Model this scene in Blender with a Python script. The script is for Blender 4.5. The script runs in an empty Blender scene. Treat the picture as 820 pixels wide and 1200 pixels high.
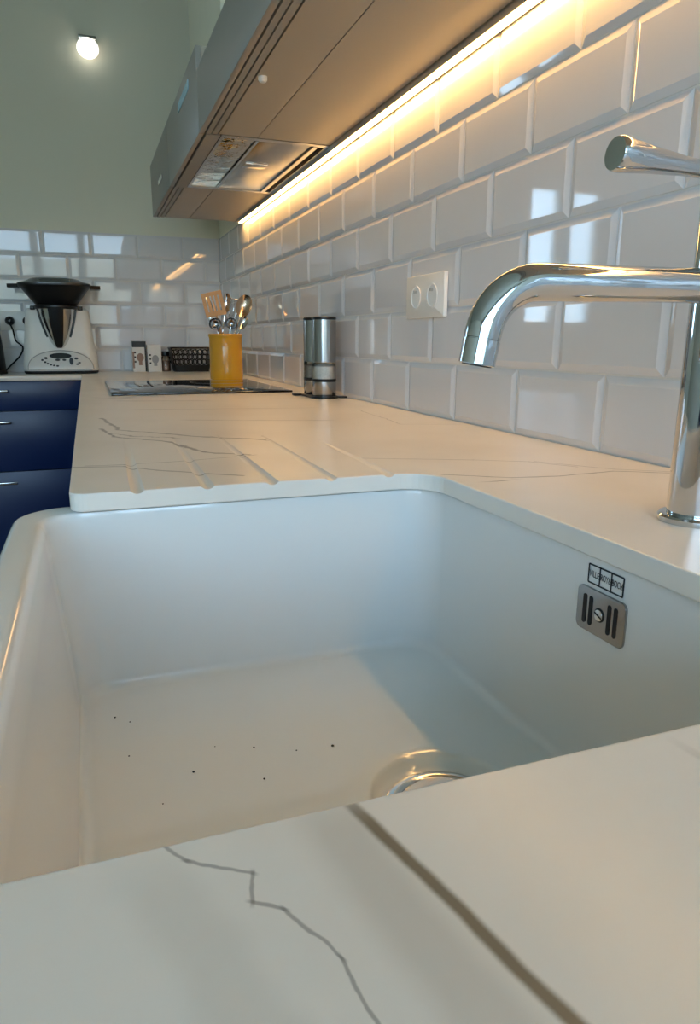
import bpy, bmesh, math, random
from mathutils import Vector, Matrix
random.seed(7)
S = bpy.context.scene
COL = S.collection
PI = math.pi
Z0 = 0.90                       # height of the worktop above the floor; most z values below are relative to it

# ---------------------------------------------------------------- camera
def make_camera():
    yaw, pitch, roll = 0.3501, 0.238, 0.0042
    cy, sy, cp, sp = math.cos(yaw), math.sin(yaw), math.cos(pitch), math.sin(pitch)
    f = Vector((sy*cp, cy*cp, -sp)); r = Vector((cy, -sy, 0)); u = r.cross(f)
    c, s = math.cos(roll), math.sin(roll)
    r2 = c*r + s*u; u2 = -s*r + c*u
    cam = bpy.data.cameras.new('camera'); o = bpy.data.objects.new('camera', cam); COL.objects.link(o)
    m = Matrix((r2, u2, -f)).transposed().to_4x4()
    m.translation = Vector((-.6285, -.7585, .142+Z0))
    o.matrix_world = m
    cam.sensor_fit = 'VERTICAL'; cam.sensor_height = 36; cam.lens = 826.1/1200*36
    cam.clip_start = .01; cam.clip_end = 200
    S.camera = o
make_camera()

# ---------------------------------------------------------------- world, light, exposure
SKY_STRENGTH = 10.5
w = bpy.data.worlds.new('World'); S.world = w; w.use_nodes = True
nt = w.node_tree; nt.nodes.clear()
tc = nt.nodes.new('ShaderNodeTexCoord'); sep = nt.nodes.new('ShaderNodeSeparateXYZ')
rmp = nt.nodes.new('ShaderNodeValToRGB'); bg = nt.nodes.new('ShaderNodeBackground'); out = nt.nodes.new('ShaderNodeOutputWorld')
nt.links.new(tc.outputs['Generated'], sep.inputs[0]); nt.links.new(sep.outputs['Z'], rmp.inputs[0])
rmp.color_ramp.elements[0].position = 0.0; rmp.color_ramp.elements[0].color = (.56, .76, .95, 1)
rmp.color_ramp.elements[1].position = .7; rmp.color_ramp.elements[1].color = (.28, .54, .92, 1)
nt.links.new(rmp.outputs[0], bg.inputs[0]); bg.inputs[1].default_value = SKY_STRENGTH
nt.links.new(bg.outputs[0], out.inputs[0])
def portal(name, loc, rot, sx, sy):                                  # guides sky sampling through a window opening
    l = bpy.data.lights.new(name, 'AREA'); l.shape = 'RECTANGLE'; l.size = sx; l.size_y = sy
    l.cycles.is_portal = True
    o = bpy.data.objects.new(name, l); COL.objects.link(o); o.location = loc; o.rotation_euler = rot
RW = (-3.20, -.02, .02, 1.42)          # rear window x0, x1, z0, z1 (relative z), widened to the left to add daylight
BWN = (-2.25, -1.70, .20, 1.02)           # window in the back wall
portal('window_portal_rear', ((RW[0]+RW[1])/2, -3.02, (RW[2]+RW[3])/2+Z0), (PI/2, 0, 0), RW[1]-RW[0], RW[3]-RW[2])
portal('window_portal_back', ((BWN[0]+BWN[1])/2, 2.80, (BWN[2]+BWN[3])/2+Z0), (-PI/2, 0, 0), BWN[1]-BWN[0], BWN[3]-BWN[2])
S.view_settings.view_transform = 'Standard'; S.view_settings.look = 'None'
S.view_settings.gamma = 1; S.view_settings.use_curve_mapping = False
S.view_settings.exposure = 0.12
LED_STRENGTH = 27.0
GLOBE_STRENGTH = 1.5

# ---------------------------------------------------------------- materials
def srgb(r, g, b):
    f = lambda c: (c/255/12.92) if c/255 <= .04045 else ((c/255+.055)/1.055)**2.4
    return (f(r), f(g), f(b), 1)
MATS = {}
def mat(name, col, rough=.5, metal=0, coat=0, spec=.5, emis=None, est=0, noise=None, bump=None, trans=0, ior=1.45):
    m = bpy.data.materials.new(name); m.use_nodes = True; n = m.node_tree
    p = n.nodes['Principled BSDF']
    p.inputs['Base Color'].default_value = col; p.inputs['Roughness'].default_value = rough
    p.inputs['Metallic'].default_value = metal; p.inputs['Coat Weight'].default_value = coat
    p.inputs['Specular IOR Level'].default_value = spec; p.inputs['IOR'].default_value = ior
    p.inputs['Transmission Weight'].default_value = trans
    if emis: p.inputs['Emission Color'].default_value = emis; p.inputs['Emission Strength'].default_value = est
    t = n.nodes.new('ShaderNodeTexCoord')
    nz = n.nodes.new('ShaderNodeTexNoise'); nz.inputs['Detail'].default_value = 4
    n.links.new(t.outputs['Object'], nz.inputs['Vector'])
    sc, amt = noise or (30, .03)
    nz.inputs['Scale'].default_value = sc
    hs = n.nodes.new('ShaderNodeMapRange'); hs.inputs['To Min'].default_value = 1-amt; hs.inputs['To Max'].default_value = 1+amt
    n.links.new(nz.outputs['Fac'], hs.inputs['Value'])
    mx = n.nodes.new('ShaderNodeVectorMath'); mx.operation = 'SCALE'; mx.inputs[0].default_value = col[:3]
    n.links.new(hs.outputs[0], mx.inputs['Scale']); n.links.new(mx.outputs[0], p.inputs['Base Color'])
    if bump:
        bsc, bst, bdist = bump
        b = n.nodes.new('ShaderNodeBump'); b.inputs['Strength'].default_value = bst; b.inputs['Distance'].default_value = bdist
        nb = n.nodes.new('ShaderNodeTexNoise'); nb.inputs['Scale'].default_value = bsc; nb.inputs['Detail'].default_value = 3
        n.links.new(t.outputs['Object'], nb.inputs['Vector'])
        n.links.new(nb.outputs['Fac'], b.inputs['Height']); n.links.new(b.outputs[0], p.inputs['Normal'])
    MATS[name] = m
    return m
mat('tile_glaze', srgb(222, 221, 222), .035, spec=.6, noise=(9, .02), bump=(14, .03, .001))
mat('grout', srgb(226, 222, 216), .85, noise=(200, .06))
mat('paint_green', srgb(226, 224, 205), .8, noise=(3, .03), bump=(220, .12, .001))
mat('ceiling_white', srgb(205, 208, 196), .9)
mat('floor_wood', srgb(150, 120, 92), .45, noise=(7, .15))
mat('ceramic', srgb(228, 229, 226), .10, coat=.35, noise=(4, .012))
mat('chrome', (.60, .62, .64, 1), .06, metal=1, noise=(6, .02))
mat('steel', (.60, .59, .57, 1), .24, metal=1, noise=(60, .05))
mat('steel_dark', (.36, .35, .34, 1), .20, metal=1, noise=(60, .05))
mat('steel_polished', (.66, .65, .63, 1), .13, metal=1)
mat('steel_warped', (.62, .60, .55, 1), .08, metal=1, bump=(16, .6, .02))
mat('cabinet_grey', srgb(160, 155, 146), .42, spec=.4, noise=(5, .02))
mat('cabinet_under', srgb(176, 166, 150), .38, noise=(5, .03))
mat('gap_black', srgb(14, 14, 14), .6)
mat('navy', srgb(14, 38, 84), .32, spec=.5, noise=(4, .04))
mat('navy_dark', srgb(10, 20, 56), .5)
mat('black_plastic', srgb(14, 14, 15), .35)
mat('black_rubber', srgb(20, 20, 21), .7)
mat('black_glass', srgb(6, 6, 7), .03, spec=.6, noise=(3, .01))
mat('white_plastic', srgb(236, 233, 226), .3)
mat('panel_grey', srgb(214, 214, 210), .35)
mat('alu', (.7, .68, .64, 1), .3, metal=1)
mat('ochre_glaze', srgb(214, 156, 34), .14, coat=.6, noise=(12, .08), bump=(22, .1, .002))
mat('casing_cream', srgb(226, 222, 198), .6)
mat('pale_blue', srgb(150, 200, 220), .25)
mat('steel_led_tint', (.74, .56, .40, 1), .22, metal=1)  # strip light's warm reflection tinted into the steel colour
mat('window_white', srgb(236, 236, 232), .4)
mat('led', (1, .8, .5, 1), .5, emis=(1, .56, .18, 1), est=LED_STRENGTH)
mat('globe', (1, .97, .92, 1), .3, emis=(1, .95, .86, 1), est=GLOBE_STRENGTH)
mat('facade', srgb(214, 196, 168), .9, noise=(.6, .06))
mat('facade_glass', srgb(60, 70, 84), .1)
mat('card_white', srgb(226, 222, 214), .55)
mat('card_black', srgb(20, 19, 19), .45)
mat('print_brown', srgb(150, 118, 100), .55)
mat('print_grey', srgb(158, 158, 156), .55)
mat('smoke_lid', srgb(70, 72, 70), .18, spec=.6)
mat('salt', srgb(226, 218, 208), .9, noise=(300, .25))
mat('pepper', srgb(150, 136, 122), .9, noise=(300, .6))
mat('ink', srgb(24, 26, 30), .5)
mat('crumb_dark', srgb(24, 22, 22), .8)
mat('turner_led_tan', srgb(196, 150, 96), .5, noise=(25, .15))  # tan colour carries the strip light's warm reflection on the steel turner
def glassmat(name, tint, refl):
    m = bpy.data.materials.new(name); m.use_nodes = True; n = m.node_tree; n.nodes.clear()
    o = n.nodes.new('ShaderNodeOutputMaterial'); mix = n.nodes.new('ShaderNodeMixShader')
    tr = n.nodes.new('ShaderNodeBsdfTransparent'); gl = n.nodes.new('ShaderNodeBsdfGlossy')
    fr = n.nodes.new('ShaderNodeFresnel'); fr.inputs[0].default_value = refl
    tr.inputs[0].default_value = tint; gl.inputs['Roughness'].default_value = .02
    n.links.new(fr.outputs[0], mix.inputs[0]); n.links.new(tr.outputs[0], mix.inputs[1]); n.links.new(gl.outputs[0], mix.inputs[2])
    n.links.new(mix.outputs[0], o.inputs[0]); MATS[name] = m
glassmat('clear_pane', (.96, .98, .98, 1), 1.3)
glassmat('clear_acrylic', (.9, .9, .88, 1), 1.45)

# --- pale stone with brown and grey veins: each vein is a wobbling line set out in the slab's own plane
def vein_group():
    g = bpy.data.node_groups.new('vein', 'ShaderNodeTree')
    for nm, tp in (('P', 'NodeSocketVector'), ('A', 'NodeSocketVector'), ('B', 'NodeSocketVector'), ('W', 'NodeSocketFloat'), ('Amp', 'NodeSocketFloat'), ('Wobble', 'NodeSocketFloat'), ('Thin', 'NodeSocketFloat'), ('Fade', 'NodeSocketFloat')):
        g.interface.new_socket(nm, in_out='INPUT', socket_type=tp)
    g.interface.new_socket('Fac', in_out='OUTPUT', socket_type='NodeSocketFloat')
    N, L = g.nodes, g.links
    gi = N.new('NodeGroupInput'); go = N.new('NodeGroupOutput')
    def vm(op, a, b=None):
        n = N.new('ShaderNodeVectorMath'); n.operation = op
        for i, v in enumerate((a, b)):
            if v is None: continue
            if isinstance(v, tuple): n.inputs[i].default_value = v
            else: L.new(v, n.inputs[i])
        return n
    def mt(op, *vs):
        n = N.new('ShaderNodeMath'); n.operation = op
        for i, v in enumerate(vs):
            if isinstance(v, (int, float)): n.inputs[i].default_value = v
            else: L.new(v, n.inputs[i])
        return n.outputs[0]
    d = vm('SUBTRACT', gi.outputs['B'], gi.outputs['A']).outputs[0]
    ln = vm('LENGTH', d).outputs['Value']; T = vm('NORMALIZE', d).outputs[0]
    r = vm('SUBTRACT', gi.outputs['P'], gi.outputs['A']).outputs[0]
    t = vm('DOT_PRODUCT', r, T).outputs['Value']
    nn = vm('CROSS_PRODUCT', T, (0, 0, 1)).outputs[0]
    s = vm('DOT_PRODUCT', r, nn).outputs['Value']
    nz = N.new('ShaderNodeTexNoise'); nz.inputs['Detail'].default_value = 3; nz.inputs['Roughness'].default_value = .6
    L.new(gi.outputs['P'], nz.inputs['Vector']); L.new(gi.outputs['Wobble'], nz.inputs['Scale'])
    off = mt('MULTIPLY', mt('SUBTRACT', nz.outputs['Fac'], .5), gi.outputs['Amp'])
    a = mt('ABSOLUTE', mt('ADD', s, off))
    nz2 = N.new('ShaderNodeTexNoise'); L.new(gi.outputs['P'], nz2.inputs['Vector']); nz2.inputs['Scale'].default_value = 23
    wv = mt('MULTIPLY', gi.outputs['W'], mt('ADD', mt('MULTIPLY', nz2.outputs['Fac'], gi.outputs['Thin']), mt('SUBTRACT', 1, mt('MULTIPLY', gi.outputs['Thin'], .6))))
    m = N.new('ShaderNodeMapRange'); m.interpolation_type = 'SMOOTHSTEP'
    L.new(a, m.inputs[0]); L.new(wv, m.inputs[1]); L.new(mt('MULTIPLY', wv, .25), m.inputs[2])
    e1 = N.new('ShaderNodeMapRange'); e1.interpolation_type = 'SMOOTHSTEP'; L.new(t, e1.inputs[0]); e1.inputs[1].default_value = -.002; L.new(gi.outputs['Fade'], e1.inputs[2])
    e2 = N.new('ShaderNodeMapRange'); e2.interpolation_type = 'SMOOTHSTEP'; L.new(mt('SUBTRACT', ln, t), e2.inputs[0]); e2.inputs[1].default_value = -.002; L.new(gi.outputs['Fade'], e2.inputs[2])
    L.new(mt('MULTIPLY', m.outputs[0], mt('MULTIPLY', e1.outputs[0], e2.outputs[0])), go.inputs[0])
    return g
VG = vein_group()
def stone():
    m = bpy.data.materials.new('veined_stone'); m.use_nodes = True; n = m.node_tree; N, L = n.nodes, n.links
    p = N['Principled BSDF']; p.inputs['Roughness'].default_value = .30
    geo = N.new('ShaderNodeNewGeometry')
    flat = N.new('ShaderNodeVectorMath'); flat.operation = 'MULTIPLY'; flat.inputs[1].default_value = (1, 1, 0)
    L.new(geo.outputs['Position'], flat.inputs[0])
    def rgb(c):
        x = N.new('ShaderNodeRGB'); x.outputs[0].default_value = c; return x.outputs[0]
    def mix(a, b, f):
        x = N.new('ShaderNodeMix'); x.data_type = 'RGBA'
        L.new(a, x.inputs[6]); L.new(b, x.inputs[7])
        if isinstance(f, float): x.inputs[0].default_value = f
        else: L.new(f, x.inputs[0])
        return x.outputs[2]
    def scale(f, k):
        x = N.new('ShaderNodeMath'); x.operation = 'MULTIPLY'; L.new(f, x.inputs[0]); x.inputs[1].default_value = k; return x.outputs[0]
    nz = N.new('ShaderNodeTexNoise'); nz.inputs['Scale'].default_value = 5; nz.inputs['Detail'].default_value = 5; L.new(flat.outputs[0], nz.inputs['Vector'])
    mr = N.new('ShaderNodeMapRange'); mr.inputs[1].default_value = .45; mr.inputs[2].default_value = .75; L.new(nz.outputs['Fac'], mr.inputs[0])
    col = mix(rgb(srgb(230, 224, 214)), rgb(srgb(214, 206, 194)), scale(mr.outputs[0], .7))
    def vein(A, B, W, amp, wob, c, k, thin=1.2, fade=.03):
        nonlocal col
        g = N.new('ShaderNodeGroup'); g.node_tree = VG
        L.new(flat.outputs[0], g.inputs['P'])
        g.inputs['A'].default_value = (A[0], A[1], 0); g.inputs['B'].default_value = (B[0], B[1], 0)
        g.inputs['W'].default_value = W; g.inputs['Amp'].default_value = amp; g.inputs['Wobble'].default_value = wob; g.inputs['Thin'].default_value = thin; g.inputs['Fade'].default_value = fade
        col = mix(col, rgb(c), scale(g.outputs[0], k))
    br = srgb(104, 90, 66); gr = srgb(120, 112, 104); lt = srgb(176, 166, 152)
    for v in VEINS(br, gr, lt): vein(*v)
    L.new(col, p.inputs['Base Color'])
    MATS['stone'] = m
def VEINS(br, gr, lt):
    V = []
    def poly(pts, W, amp, wob, c, k, thin=1.2):
        for p, q in zip(pts, pts[1:]):
            d = Vector(q)-Vector(p); e = d.normalized()*.0006
            V.append((tuple(Vector(p)-e), tuple(Vector(q)+e), W, amp, wob, c, k, thin, .0008))
    # the strong brown vein on the slab before the sink, with a soft halo, and a thin cracked one beside it
    V.append(((-.572, -.560), (-.548, -.72), .016, .010, 14, lt, .40, .6))
    V.append(((-.5650, -.560), (-.5345, -.69), .0036, .003, 22, br, .9, .5))
    poly([(-.622, -.571), (-.613, -.584), (-.597, -.595), (-.599, -.605), (-.592, -.610), (-.583, -.629), (-.581, -.650), (-.570, -.70)], .0009, .004, 60, gr, .6, 1.0)
    V.append(((-.630, -.570), (-.590, -.68), .014, .030, 12, lt, .22, .6))
    V.append(((-.438, -.575), (-.430, -.64), .003, .008, 14, lt, .5, .8))
    # veins beyond the sink
    poly([(-.655, .100), (-.598, .086), (-.564, .049), (-.480, -.015)], .0036, .006, 24, gr, .75)
    poly([(-.640, .104), (-.597, .098), (-.524, .103), (-.435, .122)], .0030, .008, 24, gr, .55)
    poly([(-.614, .640), (-.588, .443), (-.521, .364), (-.462, .313), (-.39, .25)], .0060, .030, 16, gr, .8)
    poly([(-.617, .470), (-.598, .358), (-.523, .275), (-.493, .164), (-.443, .125)], .0055, .030, 18, gr, .85)
    V.append(((-.610, .400), (-.50, .300), .0045, .050, 22, gr, .7, 1.4))
    V.append(((-.483, .569), (-.200, .470), .0060, .020, 8, gr, .55, 1.2))
    V.append(((-.583, 1.035), (-.35, .97), .0090, .030, 6, gr, .55, 1.2))
    V.append(((-.640, 1.17), (-.46, 1.05), .0080, .030, 6, gr, .5, 1.2))
    V.append(((-.56, .80), (-.15, .72), .0070, .030, 6, gr, .4, 1.2))
    poly([(-.315, .053), (-.191, -.002), (-.132, -.035), (-.100, -.085)], .0020, .006, 20, gr, .75)
    poly([(-.272, -.077), (-.210, -.119), (-.155, -.128), (-.079, -.121), (-.010, -.160)], .0026, .007, 20, gr, .9)
    poly([(-.125, -.036), (-.069, -.112), (-.012, -.150)], .0018, .006, 20, gr, .8)
    V.append(((-.262, -.128), (-.200, -.130), .0024, .008, 20, gr, .85, 1.2))
    poly([(-.094, .655), (-.118, .379), (-.020, .345)], .0025, .020, 12, gr, .5)
    return V
stone()

# ---------------------------------------------------------------- helpers
def finish(bm, sharp=32):
    bmesh.ops.recalc_face_normals(bm, faces=bm.faces)
    lim = math.radians(sharp)
    for f in bm.faces: f.smooth = True
    for e in bm.edges:
        if len(e.link_faces) != 2 or e.calc_face_angle(0) > lim: e.smooth = False
def mesh_of(name, bm, m, sharp=32):
    finish(bm, sharp)
    me = bpy.data.meshes.new(name); bm.to_mesh(me); bm.free()
    me.materials.append(MATS[m] if isinstance(m, str) else m)
    return me
def link(name, me, parent=None, loc=(0, 0, 0), rot=(0, 0, 0)):
    o = bpy.data.objects.new(name, me); COL.objects.link(o)
    o.location = loc; o.rotation_euler = rot
    if parent: o.parent = parent
    return o
def obj(name, bm, m, parent=None, loc=(0, 0, 0), rot=(0, 0, 0), sharp=32):
    return link(name, mesh_of(name, bm, m, sharp), parent, loc, rot)
def tag(o, label, cat, group=None):
    o['label'] = label; o['category'] = cat
    if group: o['group'] = group
    return o
def thing(name, label, cat, loc=(0, 0, 0), rz=0, group=None, rot=None):
    o = link(name, None, None, loc, rot or (0, 0, rz))
    return tag(o, label, cat, group)
def struct(o): o['kind'] = 'structure'; return o
def B(): return bmesh.new()
def box(bm, x0, x1, y0, y1, z0, z1, bev=0, seg=2):
    m = Matrix.Translation(((x0+x1)/2, (y0+y1)/2, (z0+z1)/2)) @ Matrix.Diagonal((abs(x1-x0), abs(y1-y0), abs(z1-z0), 1))
    r = bmesh.ops.create_cube(bm, size=1, matrix=m)
    if bev:
        es = list({e for v in r['verts'] for e in v.link_edges})
        bmesh.ops.bevel(bm, geom=es, offset=bev, segments=seg, affect='EDGES', profile=.5)
    return bm
def bx(*a, **k): return box(B(), *a, **k)
def frame_for(d):
    d = Vector(d).normalized(); a = Vector((0, 0, 1)) if abs(d.z) < .9 else Vector((1, 0, 0))
    u = d.cross(a).normalized(); return u, d.cross(u).normalized()
def loft(bm, loops, close=True, cap0=True, cap1=True):
    vs = [[bm.verts.new(p) for p in lp] for lp in loops]
    n = len(vs[0])
    for a, b in zip(vs, vs[1:]):
        for i in range(n if close else n-1):
            j = (i+1) % n
            bm.faces.new((a[i], a[j], b[j], b[i]))
    if cap0: bm.faces.new(vs[0][::-1])
    if cap1: bm.faces.new(vs[-1])
    return bm
def tube(bm, path, rad, seg=14, caps=True, flat=1.0):
    path = [Vector(p) for p in path]; n = len(path)
    rad = rad if isinstance(rad, (list, tuple)) else [rad]*n
    t0 = (path[1]-path[0]).normalized(); u, v = frame_for(t0); loops = []
    for i, p in enumerate(path):
        t = (path[min(i+1, n-1)]-path[max(i-1, 0)]).normalized()
        u = (u - t*u.dot(t)).normalized(); v = t.cross(u).normalized()
        loops.append([p + (u*math.cos(2*PI*k/seg) + v*flat*math.sin(2*PI*k/seg))*rad[i] for k in range(seg)])
    return loft(bm, loops, True, caps, caps)
def lathe(bm, prof, seg=32, c=(0, 0, 0), cap0=True, cap1=True):
    c = Vector(c)
    return loft(bm, [[c+Vector((r*math.cos(2*PI*k/seg), r*math.sin(2*PI*k/seg), z)) for k in range(seg)] for r, z in prof], True, cap0, cap1)
def rrect(x0, x1, y0, y1, r, n=8):
    r = max(min(r, (x1-x0)/2-1e-5, (y1-y0)/2-1e-5), 1e-5); pts = []
    for cx, cy, a in ((x1-r, y1-r, 0), (x0+r, y1-r, PI/2), (x0+r, y0+r, PI), (x1-r, y0+r, 3*PI/2)):
        for k in range(n+1):
            t = a + PI/2*k/n; pts.append((cx+r*math.cos(t), cy+r*math.sin(t)))
    return pts
def rrect_fine(x0, x1, y0, y1, r, n=8, m=14):
    p = rrect(x0, x1, y0, y1, r, n); q = []
    for i, a in enumerate(p):
        q.append(a)
        if i % (n+1) == n:
            b = p[(i+1) % len(p)]; q += [(a[0]+(b[0]-a[0])*k/m, a[1]+(b[1]-a[1])*k/m) for k in range(1, m)]
    return q
def prism(bm, pts, z0, z1, bev=0):
    """horizontal outline extruded in z, top and bottom edge eased by bev"""
    if not bev: return loft(bm, [[Vector((x, y, z)) for x, y in pts] for z in (z0, z1)])
    n = len(pts); area = sum(pts[i][0]*pts[(i+1) % n][1]-pts[(i+1) % n][0]*pts[i][1] for i in range(n))
    sg = 1 if area > 0 else -1
    def inset(d):
        o = []
        for i in range(n):
            a, b, c = (Vector(pts[(i+k) % n]) for k in (-1, 0, 1))
            e1 = (b-a).normalized(); e2 = (c-b).normalized()
            n1 = Vector((-e1.y, e1.x))*sg; n2 = Vector((-e2.y, e2.x))*sg
            mm = (n1+n2); mm = mm/max(mm.length_squared, .5)*2*.5*2/2 if False else mm.normalized()/max(.5, mm.normalized().dot(n1))
            o.append(b+mm*d)
        return o
    lv = [(z0, bev), (z0+bev*.3, bev*.3), (z0+bev, 0), (z1-bev, 0), (z1-bev*.3, bev*.3), (z1, bev)]
    return loft(bm, [[Vector((p[0], p[1], z)) for p in inset(d)] for z, d in lv])
def arc(c, r, a0, a1, n):
    return [(c[0]+r*math.cos(a0+(a1-a0)*k/n), c[1]+r*math.sin(a0+(a1-a0)*k/n)) for k in range(n+1)]
def xform(bm, m): bmesh.ops.transform(bm, matrix=m, verts=bm.verts); return bm
def AX(axis):                        # turns a z-axis shape to point along -x, -y
    return {'-x': Matrix.Rotation(-PI/2, 4, 'Y'), '-y': Matrix.Rotation(PI/2, 4, 'X')}[axis]
def Zr(z): return z+Z0

# ================================================================ the room
XL, YR, YB, CEIL = -3.5, -3.0, 2.787, 1.62
struct(obj('floor', bx(XL-.2, .2, YR-.2, YB+.2, -Z0-.1, -Z0), 'floor_wood', None, (0, 0, Z0)))
struct(obj('ceiling', bx(XL-.2, .2, YR-.2, YB+.2, CEIL, CEIL+.1), 'ceiling_white', None, (0, 0, Z0)))
struct(obj('wall_left', bx(XL-.15, XL, YR-.15, YB+.15, -Z0, CEIL), 'paint_green', None, (0, 0, Z0)))
wall_right = struct(obj('wall_right', bx(.004, .15, YR-.15, YB+.15, -Z0, CEIL), 'paint_green', None, (0, 0, Z0)))
def holed_wall(name, y0, y1, h):
    bm = B()
    box(bm, XL, h[0], y0, y1, -Z0, CEIL); box(bm, h[1], .004, y0, y1, -Z0, CEIL)
    box(bm, h[0], h[1], y0, y1, -Z0, h[2]); box(bm, h[0], h[1], y0, y1, h[3], CEIL)
    return struct(obj(name, bm, 'paint_green', None, (0, 0, Z0)))
wall_back = holed_wall('wall_back', YB+.004, YB+.15, BWN)
holed_wall('wall_rear', YR-.15, YR, RW)
def window(name, h, y0, y1, nx, nz):
    x0, x1, z0, z1 = h; f = .05
    bm = B()
    box(bm, x0, x1, y0, y1, z0, z0+f); box(bm, x0, x1, y0, y1, z1-f, z1); box(bm, x0, x0+f, y0, y1, z0+f, z1-f); box(bm, x1-f, x1, y0, y1, z0+f, z1-f)
    w_ = struct(obj(name, bm, 'window_white', None, (0, 0, Z0)))
    xs = [x0+f+(x1-x0-2*f)*i/nx for i in range(nx+1)]; zs = [z0+f+(z1-z0-2*f)*i/nz for i in range(nz+1)]
    for i in range(1, nx): obj('mullion', bx(xs[i]-.045, xs[i]+.045, y0, y1, z0+f, z1-f), 'window_white', w_)
    for i in range(1, nz): obj('transom', bx(x0+f, x1-f, y0+.01, y1-.01, zs[i]-.02, zs[i]+.02), 'window_white', w_)
    ym = (y0+y1)/2
    for i in range(nx):
        for j in range(nz):
            obj('pane', bx(xs[i], xs[i+1], ym-.002, ym+.002, zs[j], zs[j+1]), 'clear_pane', w_)
window('window_1', RW, YR-.10, YR-.04, 6, 1)
window('window_2', BWN, YB+.05, YB+.11, 2, 1)

# ---- bevelled wall tiles, each one a piece of its wall
TW, TH, G = .2015, .1015, .0028
TIER = [0, .1013]+[.1013+TH*k for k in range(1, 6)]
def tile_mesh(wd, ht, bl=True, br=True):
    """face in the x (width) / z plane, front towards -y"""
    bm = B(); bv = .0092; d0, d1 = .0008, .0040
    x0, x1, z0, z1 = 0, wd, 0, ht
    ix0, ix1 = x0+(bv if bl else 0), x1-(bv if br else 0)
    lp = lambda a, b, c, d, y: [Vector((a, y, c)), Vector((b, y, c)), Vector((b, y, d)), Vector((a, y, d))]
    loft(bm, [lp(x0, x1, z0, z1, .0003), lp(x0, x1, z0, z1, -d0), lp(ix0, ix1, z0+bv, z1-bv, -d1), lp(ix0+.0006, ix1-.0006, z0+bv+.0006, z1-bv-.0006, -d1-.0002)])
    return mesh_of('tile', bm, 'tile_glaze', 8)
TILES = {}
def tile(parent, wd, ht, loc, rz, bl=True, br=True):
    k = (round(wd, 4), round(ht, 4), bl, br)
    if k not in TILES: TILES[k] = tile_mesh(wd, ht, bl, br)
    o = link('tile', TILES[k], parent, loc, (0, 0, rz))
    o.rotation_euler.x = random.uniform(-.0022, .0022); o.rotation_euler.z = rz+random.uniform(-.0016, .0016)
def lay(parent, a0, a1, off, place):
    for r in range(6):
        z0, z1 = TIER[r], TIER[r+1]
        o = off[r % 2]; k = math.floor((a0-o)/TW)
        while o+k*TW < a1-.004:
            s0, s1 = max(o+k*TW, a0), min(o+(k+1)*TW, a1)
            if s1-s0 > .02: place(s0+G/2, s1-G/2, z0+G/2, z1-G/2, s0 <= o+k*TW+1e-6, s1 >= o+(k+1)*TW-1e-6)
            k += 1
# right wall: running coordinate is y, tile width runs towards -y when the face looks at -x
lay(wall_right, -1.45, YB-.001, (0, TW/2), lambda s0, s1, z0, z1, l, r: tile(wall_right, s1-s0, z1-z0, (0, s1, z0), -PI/2, r, l))
lay(wall_back, -1.50, -.006, (-.272+0, -.3728), lambda s0, s1, z0, z1, l, r: tile(wall_back, s1-s0, z1-z0, (s0, YB, z0), 0, l, r))
obj('grout', bx(0, .004, -1.45, YB+.004, -.01, TIER[6]), 'grout', wall_right)
obj('grout', bx(-1.50, 0, YB, YB+.004, -.01, TIER[6]), 'grout', wall_back)

# ================================================================ worktops
ST = .018
XF, XH, YF, YN = -.655, -.278, -.058, -.575        # worktop front, back edge of cut-out, far and near edge of cut-out
def worktop():
    r, q = .042, .016
    pts = [(-.001, -1.45), (-.001, YB-.001), (XF, YB-.001)]
    pts += arc((XF+q, YF+q), q, PI, 1.5*PI, 6)                   # far slab, rounded front corner
    pts += arc((XH-r, YF-r), r, PI/2, 0, 10)                     # far inner corner
    pts += arc((XH-r, YN+r), r, 0, -PI/2, 10)                    # near inner corner
    pts += [(-1.35, YN), (-1.35, -1.20), (XF, -1.20), (XF, -1.45)]
    bm = prism(B(), pts, -ST, 0, .0014)
    o = obj('worktop', bm, 'stone', None, (0, 0, Z0))
    # milled drainer grooves, getting deeper towards the sink
    cb = B()
    for x0, y1 in ((-.589, .325), (-.521, .305), (-.4545, .300), (-.390, .280), (-.3235, .190)):
        R = .0085
        a = Vector((x0+.004, y1+.02, R-.0004)); b = Vector((x0-.004, YF-.02, R-.0036))
        tube(cb, [a, b], R, 24)
    bmesh.ops.recalc_face_normals(cb, faces=cb.faces)
    me = bpy.data.meshes.new('cut'); cb.to_mesh(me); cb.free()
    c = link('cut', me, None, (0, 0, Z0))
    md = o.modifiers.new('grooves', 'BOOLEAN'); md.operation = 'DIFFERENCE'; md.object = c; md.solver = 'EXACT'
    dg = bpy.context.evaluated_depsgraph_get(); dg.update()
    new = bpy.data.meshes.new_from_object(o.evaluated_get(dg))
    o.modifiers.clear(); o.data = new
    bpy.data.objects.remove(c); bpy.data.meshes.remove(me)
    b2 = B(); b2.from_mesh(new); finish(b2, 6); b2.to_mesh(new); b2.free()
    return tag(o, 'pale veined stone worktop with drainer grooves and sink cut-out', 'worktop')
worktop()
YBK = 2.38
tag(obj('worktop', bx(-1.50, XF-.001, YBK, YB-.001, -ST, 0, .0012), 'stone', None, (0, 0, Z0)), 'short pale worktop along the back wall carrying the white food processor', 'worktop')

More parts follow.
